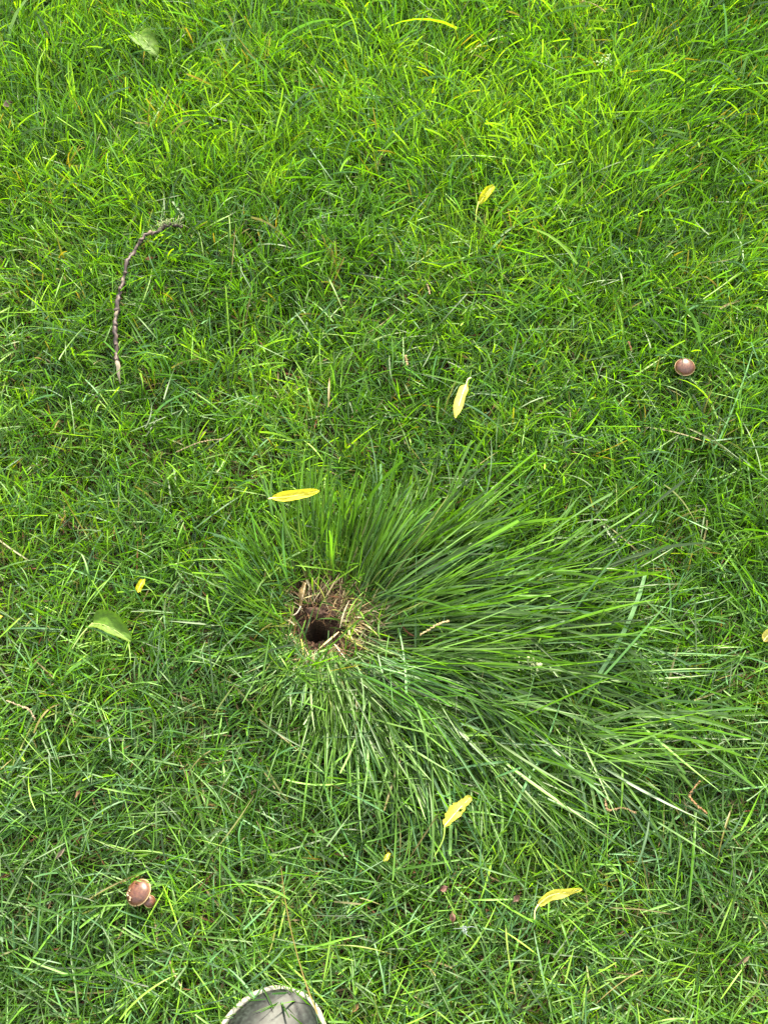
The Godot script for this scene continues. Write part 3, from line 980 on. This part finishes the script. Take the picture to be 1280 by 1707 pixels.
func make_litter() -> void:
	var g := "brown seed strings fallen on the lawn"
	var tan_ := lin(0.172, 0.115, 0.057)
	string_of_scales("seed_string", "brown seed string bent into an L shape below the tip of the swept tuft", "seed string", g, [Vector3(0.2152, 0.040, -0.3564), Vector3(0.217, 0.041, -0.3433), Vector3(0.2318, 0.041, -0.3451), Vector3(0.2437, 0.040, -0.3403)], tan_, 0.0012)
	string_of_scales("seed_string", "short rusty seed string in two kinks near the far right end of the tuft", "seed string", g, [Vector3(0.3082, 0.042, -0.3702), Vector3(0.2979, 0.042, -0.3582), Vector3(0.3010, 0.042, -0.3500), Vector3(0.3117, 0.041, -0.3403)], lin(0.148, 0.082, 0.037), 0.0012)
	string_of_scales("seed_string", "short pale tan seed string standing between blades below the highest yellow leaf", "seed string", g, [Vector3(0.0525, 0.046, -0.9857), Vector3(0.0552, 0.046, -0.971)], lin(0.188, 0.139, 0.082), 0.0012)
	string_of_scales("seed_string", "short dark brown seed string close to the lone mushroom", "seed string", g, [Vector3(0.2884, 0.045, -0.9011), Vector3(0.2908, 0.044, -0.8888)], lin(0.102, 0.053, 0.025), 0.0013)
	string_of_scales("seed_string", "tiny tan seed string above the long grass tuft and left of the cream leaf", "seed string", g, [Vector3(0.0254, 0.046, -0.8802), Vector3(0.0274, 0.045, -0.8681)], lin(0.164, 0.110, 0.057), 0.0014)
	string_of_scales("seed_string", "tan seed string at the top right of the lawn among tall blades", "seed string", g, [Vector3(0.275, 0.060, -1.475), Vector3(0.292, 0.061, -1.466), Vector3(0.305, 0.058, -1.455)], lin(0.172, 0.139, 0.057), 0.0012)
	string_of_scales("dry_stalk", "long dry seed stalk lying on the grass to the upper left of the hole", "dry stalk", "dry stalks on the lawn", [Vector3(-0.2331, 0.042, -0.7501), Vector3(-0.2068, 0.046, -0.7605), Vector3(-0.1821, 0.044, -0.7661)], lin(0.139, 0.107, 0.053), 0.0010)
	string_of_scales("dry_stalk", "curled tan dry stalk near the left edge below the green leaf", "dry stalk", "dry stalks on the lawn", [Vector3(-0.3828, 0.036, -0.4565), Vector3(-0.3666, 0.038, -0.4501), Vector3(-0.3580, 0.037, -0.4460), Vector3(-0.3529, 0.032, -0.4386)], lin(0.188, 0.148, 0.090), 0.0011)
	string_of_scales("dry_stalk", "straw-coloured dry seed stalk lying on the tuft just right of the hole", "dry stalk", "dry stalks on the lawn", [Vector3(0.0372, 0.052, -0.5223), Vector3(0.0509, 0.056, -0.5297), Vector3(0.0600, 0.057, -0.5340), Vector3(0.0673, 0.054, -0.5371)], lin(0.246, 0.188, 0.090), 0.0012)
	fragment("orange leaf fragment in the grass inside the curve of the twig", Vector3(-0.2869, 0.046, -1.0264), Vector2(0.010, 0.004), 0.1, lin(0.102, 0.040, 0.010))
	fragment("reddish fragment beside the curved yellow leaf near the lower right corner", Vector3(0.1244, 0.036, -0.2602), Vector2(0.008, 0.006), 0.8, lin(0.074, 0.037, 0.022))
	fragment("rust red fragment next to the white fluff", Vector3(0.0640, 0.032, -0.2440), Vector2(0.011, 0.005), 1.6, lin(0.058, 0.022, 0.010))
	fragment("dark red fragment a little above the white fluff", Vector3(0.0568, 0.032, -0.2702), Vector2(0.009, 0.006), 0.3, lin(0.045, 0.015, 0.008))
	fragment("orange fragment among straw left of the paired mushrooms", Vector3(-0.3015, 0.030, -0.3627), Vector2(0.012, 0.003), 1.2, lin(0.094, 0.046, 0.015))
	fragment("pinkish tan fragment at the left edge above the paired mushrooms", Vector3(-0.3107, 0.030, -0.3041), Vector2(0.014, 0.0035), 0.9, lin(0.102, 0.081, 0.054))
	fragment("slim rust fragment under the tuft's lower edge", Vector3(0.1183, 0.030, -0.3748), Vector2(0.014, 0.003), 1.5, lin(0.061, 0.027, 0.012))
	fragment("brown fragment at the left edge near the top", Vector3(-0.4962, 0.052, -1.2840), Vector2(0.014, 0.008), 0.4, lin(0.053, 0.034, 0.017))
	fragment("brown fragment in the lower right corner", Vector3(0.3316, 0.030, -0.2051), Vector2(0.014, 0.004), 0.6, lin(0.061, 0.044, 0.022))
	fragment("orange-brown fragment right beside the shoe", Vector3(-0.0260, 0.030, -0.1640), Vector2(0.010, 0.004), 0.9, lin(0.086, 0.049, 0.012))
	seed_head("pale green seed head at the top right among tall upright blades", Vector3(0.291, 0.066, -1.341), Vector3(0.015, 0.008, -0.02), lin(0.139, 0.205, 0.066))
	seed_head("pale green seed head on the swept tuft, right of the straw stalk", Vector3(0.144, 0.058, -0.4900), Vector3(0.02, 0.002, 0.006), lin(0.172, 0.205, 0.090))
	# white fluff
	var t := thing("white_fluff", "small bluish white feathery fluff caught in the grass near the shoe", "fluff", Vector3(0.0749, 0.036, -0.2326))
	for w in 10:
		var a := w * 0.39 + rng.randf_range(-0.4, 0.4)
		var l := rng.randf_range(0.003, 0.010)
		var from := Vector3(rng.randf_range(-1, 1), 0, rng.randf_range(-1, 1)) * 0.003
		var e := from + Vector3(cos(a), rng.randf_range(-0.2, 0.4), sin(a) * 0.8) * l
		var bow := Vector3(rng.randf_range(-1, 1), rng.randf_range(0, 1), rng.randf_range(-1, 1)) * l * 0.3
		part("strand", tube(spline([from, e * 0.5 + bow, e], 4), even(9, 0.00045, 0.00015), 5, func(_s: float, _a: float) -> Color: return Color.WHITE), mat(lin(0.09, 0.105, 0.11), 0.8), t)


# ---------------------------------------------------------------- shoe

func shoe_half(t: float) -> float:              # half width of the sole, t metres behind the toe
	var w := 0.052
	if t < 0.070:
		w = 0.052 * pow(1.0 - pow(1.0 - t / 0.070, 2.3), 0.5)
	elif t < 0.19:
		w = lerpf(0.052, 0.036, smoothstep(0.07, 0.19, t))
	elif t > 0.255:
		w = 0.036 * sqrt(maxf(0.0, 1.0 - pow((t - 0.255) / 0.035, 2.0)))
	else:
		w = 0.036
	return w


func make_shoe() -> void:
	var t := thing("shoe", "grey speckled shoe toe with a cream sole edge at the bottom of the frame", "shoe", Vector3(-0.0780, 0.012, -0.1795))
	t.rotation.y = -0.42
	var length := 0.290
	# outline of the sole, a closed loop
	var loop := PackedVector2Array()
	for i in 61:
		var s := 0.5 - 0.5 * cos(PI * i / 60.0)
		loop.append(Vector2(-shoe_half(s * length), s * length))
	for i in range(59, 0, -1):
		var s := 0.5 - 0.5 * cos(PI * i / 60.0)
		loop.append(Vector2(shoe_half(s * length), s * length))
	var n := loop.size()
	var band := [[0.000, 0.000], [0.0008, 0.002], [0.0008, 0.016], [-0.0002, 0.0186], [-0.0018, 0.0194], [-0.0036, 0.0192], [-0.0048, 0.0180], [-0.0054, 0.0120]]
	var centre := Vector2(0, length * 0.5)
	var inset := func(i: int, d: float) -> Vector2:
		var a := loop[(i + n - 1) % n]
		var b := loop[(i + 1) % n]
		var nrm := (b - a).normalized().orthogonal()
		if nrm.dot(loop[i % n] - centre) < 0.0:
			nrm = -nrm
		return loop[i % n] + nrm * d
	var rubber := tinted(0.55, 0.4)
	part("sole_edge", sheet(n, band.size() - 1, func(u: float, v: float) -> Vector3:
		var k: Array = band[roundi(v * (band.size() - 1))]
		var p: Vector2 = inset.call(roundi(u * n) % n, k[0])
		return Vector3(p.x, k[1], p.y), func(u: float, v: float) -> Color:
		return Color(0.20, 0.19, 0.145) * (0.94 + 0.08 * bump.get_noise_2d(u * 40.0, v * 9.0))), rubber, t)
	part("outsole", sheet(2, 60, func(u: float, v: float) -> Vector3:
		var s := 0.5 - 0.5 * cos(PI * v)
		return Vector3((u - 0.5) * 2.0 * shoe_half(s * length), 0.0, s * length)), mat(lin(0.198, 0.185, 0.145), 0.8), t)
	# upper, with speckles
	var im := Image.create(512, 512, false, Image.FORMAT_RGB8)
	var local := RandomNumberGenerator.new()
	local.seed = 8
	for y in 512:
		for x in 512:
			var q := 0.50 + 0.7 * (local.randf() - 0.5)
			if local.randf() < 0.06:
				q = 0.95
			elif local.randf() < 0.06:
				q = 0.36
			im.set_pixel(x, y, Color(q * 0.97, q, q * 0.95))
	var um := mat(lin(0.026, 0.032, 0.029), 0.42, 0.5)
	um.albedo_texture = ImageTexture.create_from_image(im)
	um.uv1_triplanar = true
	um.uv1_scale = Vector3(1.0, 1.0, 1.0)
	um.metallic = 0.0
	um.roughness = 0.52
	um.metallic_specular = 0.30
	var high := func(s: float) -> float:
		return 0.014 + 0.028 * smoothstep(0.0, 0.085, s) + 0.040 * smoothstep(0.09, 0.16, s)
	part("upper", sheet(36, 70, func(u: float, v: float) -> Vector3:
		var s := 0.0048 + (length - 0.0096) * (0.5 - 0.5 * cos(PI * v))
		var w := maxf(shoe_half(s) - 0.0046, 0.0008)
		var e := -cos(PI * u)
		var h: float = high.call(s) * minf(1.0, sqrt(w / 0.030))
		var y := 0.014 + h * pow(maxf(0.0, 1.0 - pow(absf(e), 2.6)), 0.62)
		if s > 0.15:
			y = minf(y, 0.014 + 0.060)
		return Vector3(e * w, y, s)), um, t)
	part("opening_shade_disc", sheet(16, 16, func(u: float, v: float) -> Vector3:  # flat near-black disc, painted shade in place of a hollow inside
		var a := TAU * u
		return Vector3(cos(a) * 0.021 * v, 0.0765, 0.205 + sin(a) * 0.050 * v)), mat(lin(0.020, 0.020, 0.020), 0.9), t)
	var collar := PackedVector3Array()
	for i in 41:
		var a := TAU * i / 40.0
		collar.append(Vector3(cos(a) * 0.023, 0.0765, 0.205 + sin(a) * 0.052))
	part("collar", tube(collar, even(41, 0.0035, 0.0035), 8, func(_s: float, _a: float) -> Color: return Color(0.066, 0.073, 0.066)), tinted(0.8, 0.3), t)
	for k in 3:
		var z := 0.105 + k * 0.014
		var y := 0.014 + (high.call(z) as float) + 0.001
		part("lace", tube(spline([Vector3(-0.022, y - 0.006, z), Vector3(0, y + 0.001, z + 0.002), Vector3(0.022, y - 0.006, z + 0.004)], 6), even(13, 0.0022, 0.0022), 7, func(_s: float, _a: float) -> Color: return Color(0.462, 0.449, 0.396)), tinted(0.85, 0.3), t)


# ---------------------------------------------------------------- where the grass must make room

func lay_out_zones() -> void:
	for i in TWIG.size() - 1:
		zone(v2(TWIG[i]), v2(TWIG[i + 1]), 0.0042, (TWIG[i] as Vector3).y + 0.001)
	zone(Vector2(0.121, -1.113), Vector2(0.140, -1.140), 0.011, 0.044)
	zone(Vector2(0.0955, -0.835), Vector2(0.082, -0.785), 0.010, 0.044)
	zone(Vector2(-0.118, -0.660), Vector2(-0.070, -0.667), 0.008, 0.082)
	zone(Vector2(0.060, -0.323), Vector2(0.084, -0.350), 0.010, 0.038)
	zone(Vector2(0.145, -0.250), Vector2(0.184, -0.262), 0.009, 0.036)
	zone(Vector2(-0.303, -0.534), Vector2(-0.264, -0.518), 0.020, 0.036)
	zone(Vector2(-0.295, -0.548), Vector2(-0.275, -0.545), 0.014, 0.036)
	zone(Vector2(-0.258, -0.576), Vector2(-0.255, -0.588), 0.006, 0.038)
	zone(Vector2(-0.410, -0.545), Vector2(-0.398, -0.547), 0.005, 0.038)
	zone(Vector2(0.001, -0.292), Vector2(0.005, -0.300), 0.005, 0.036)
	zone(Vector2(0.3522, -0.865), Vector2(0.3522, -0.855), 0.015, 0.026)
	zone(Vector2(-0.2319, -0.264), Vector2(-0.2319, -0.258), 0.015, 0.022)
	zone(Vector2(-0.2215, -0.257), Vector2(-0.2215, -0.253), 0.008, 0.014)
	zone(Vector2(0.2152, -0.3564), Vector2(0.217, -0.3433), 0.005, 0.034)
	zone(Vector2(0.217, -0.3433), Vector2(0.2437, -0.3403), 0.006, 0.034)
	zone(Vector2(0.306, -0.368), Vector2(0.299, -0.356), 0.006, 0.036)
	zone(Vector2(0.299, -0.350), Vector2(0.311, -0.339), 0.006, 0.034)
	zone(Vector2(0.053, -0.984), Vector2(0.055, -0.968), 0.006, 0.038)
	zone(Vector2(0.2884, -0.899), Vector2(0.2908, -0.884), 0.006, 0.036)
	zone(Vector2(0.0254, -0.878), Vector2(0.0274, -0.866), 0.005, 0.038)
	zone(Vector2(-0.230, -0.748), Vector2(-0.184, -0.764), 0.005, 0.038)
	zone(Vector2(-0.380, -0.453), Vector2(-0.353, -0.438), 0.006, 0.028)
	zone(Vector2(0.038, -0.520), Vector2(0.067, -0.535), 0.006, 0.048)
	zone(Vector2(-0.2869, -1.024), Vector2(-0.2860, -1.020), 0.008, 0.040)
	zone(Vector2(0.0749, -0.230), Vector2(0.0749, -0.224), 0.011, 0.030)
	zone(Vector2(0.1244, -0.258), Vector2(0.1244, -0.254), 0.007, 0.028)
	zone(Vector2(0.064, -0.241), Vector2(0.064, -0.237), 0.006, 0.026)
	zone(Vector2(0.0568, -0.268), Vector2(0.0568, -0.264), 0.006, 0.026)
	zone(Vector2(-0.3015, -0.360), Vector2(-0.3015, -0.356), 0.007, 0.024)
	zone(Vector2(-0.3107, -0.302), Vector2(-0.3107, -0.297), 0.007, 0.024)
	zone(Vector2(-0.254, -1.079), Vector2(-0.250, -1.076), 0.014, 0.042)
	zone(HOLE + Vector2(0, -0.003), HOLE + Vector2(0, 0.010), 0.016, -0.5)            # the hole stays open
	zone(HOLE + Vector2(-0.004, -0.020), HOLE + Vector2(0.016, -0.024), 0.012, 0.012)
	zone(HOLE + Vector2(-0.014, -0.030), HOLE + Vector2(-0.016, -0.020), 0.008, 0.014)
	# the shoe
	var dir := Vector2(sin(-0.42) * -1.0, -cos(-0.42))
	var toe := Vector2(-0.0780, -0.1830)
	zone(toe - dir * 0.050, toe - dir * 0.25, 0.045, 0.034)
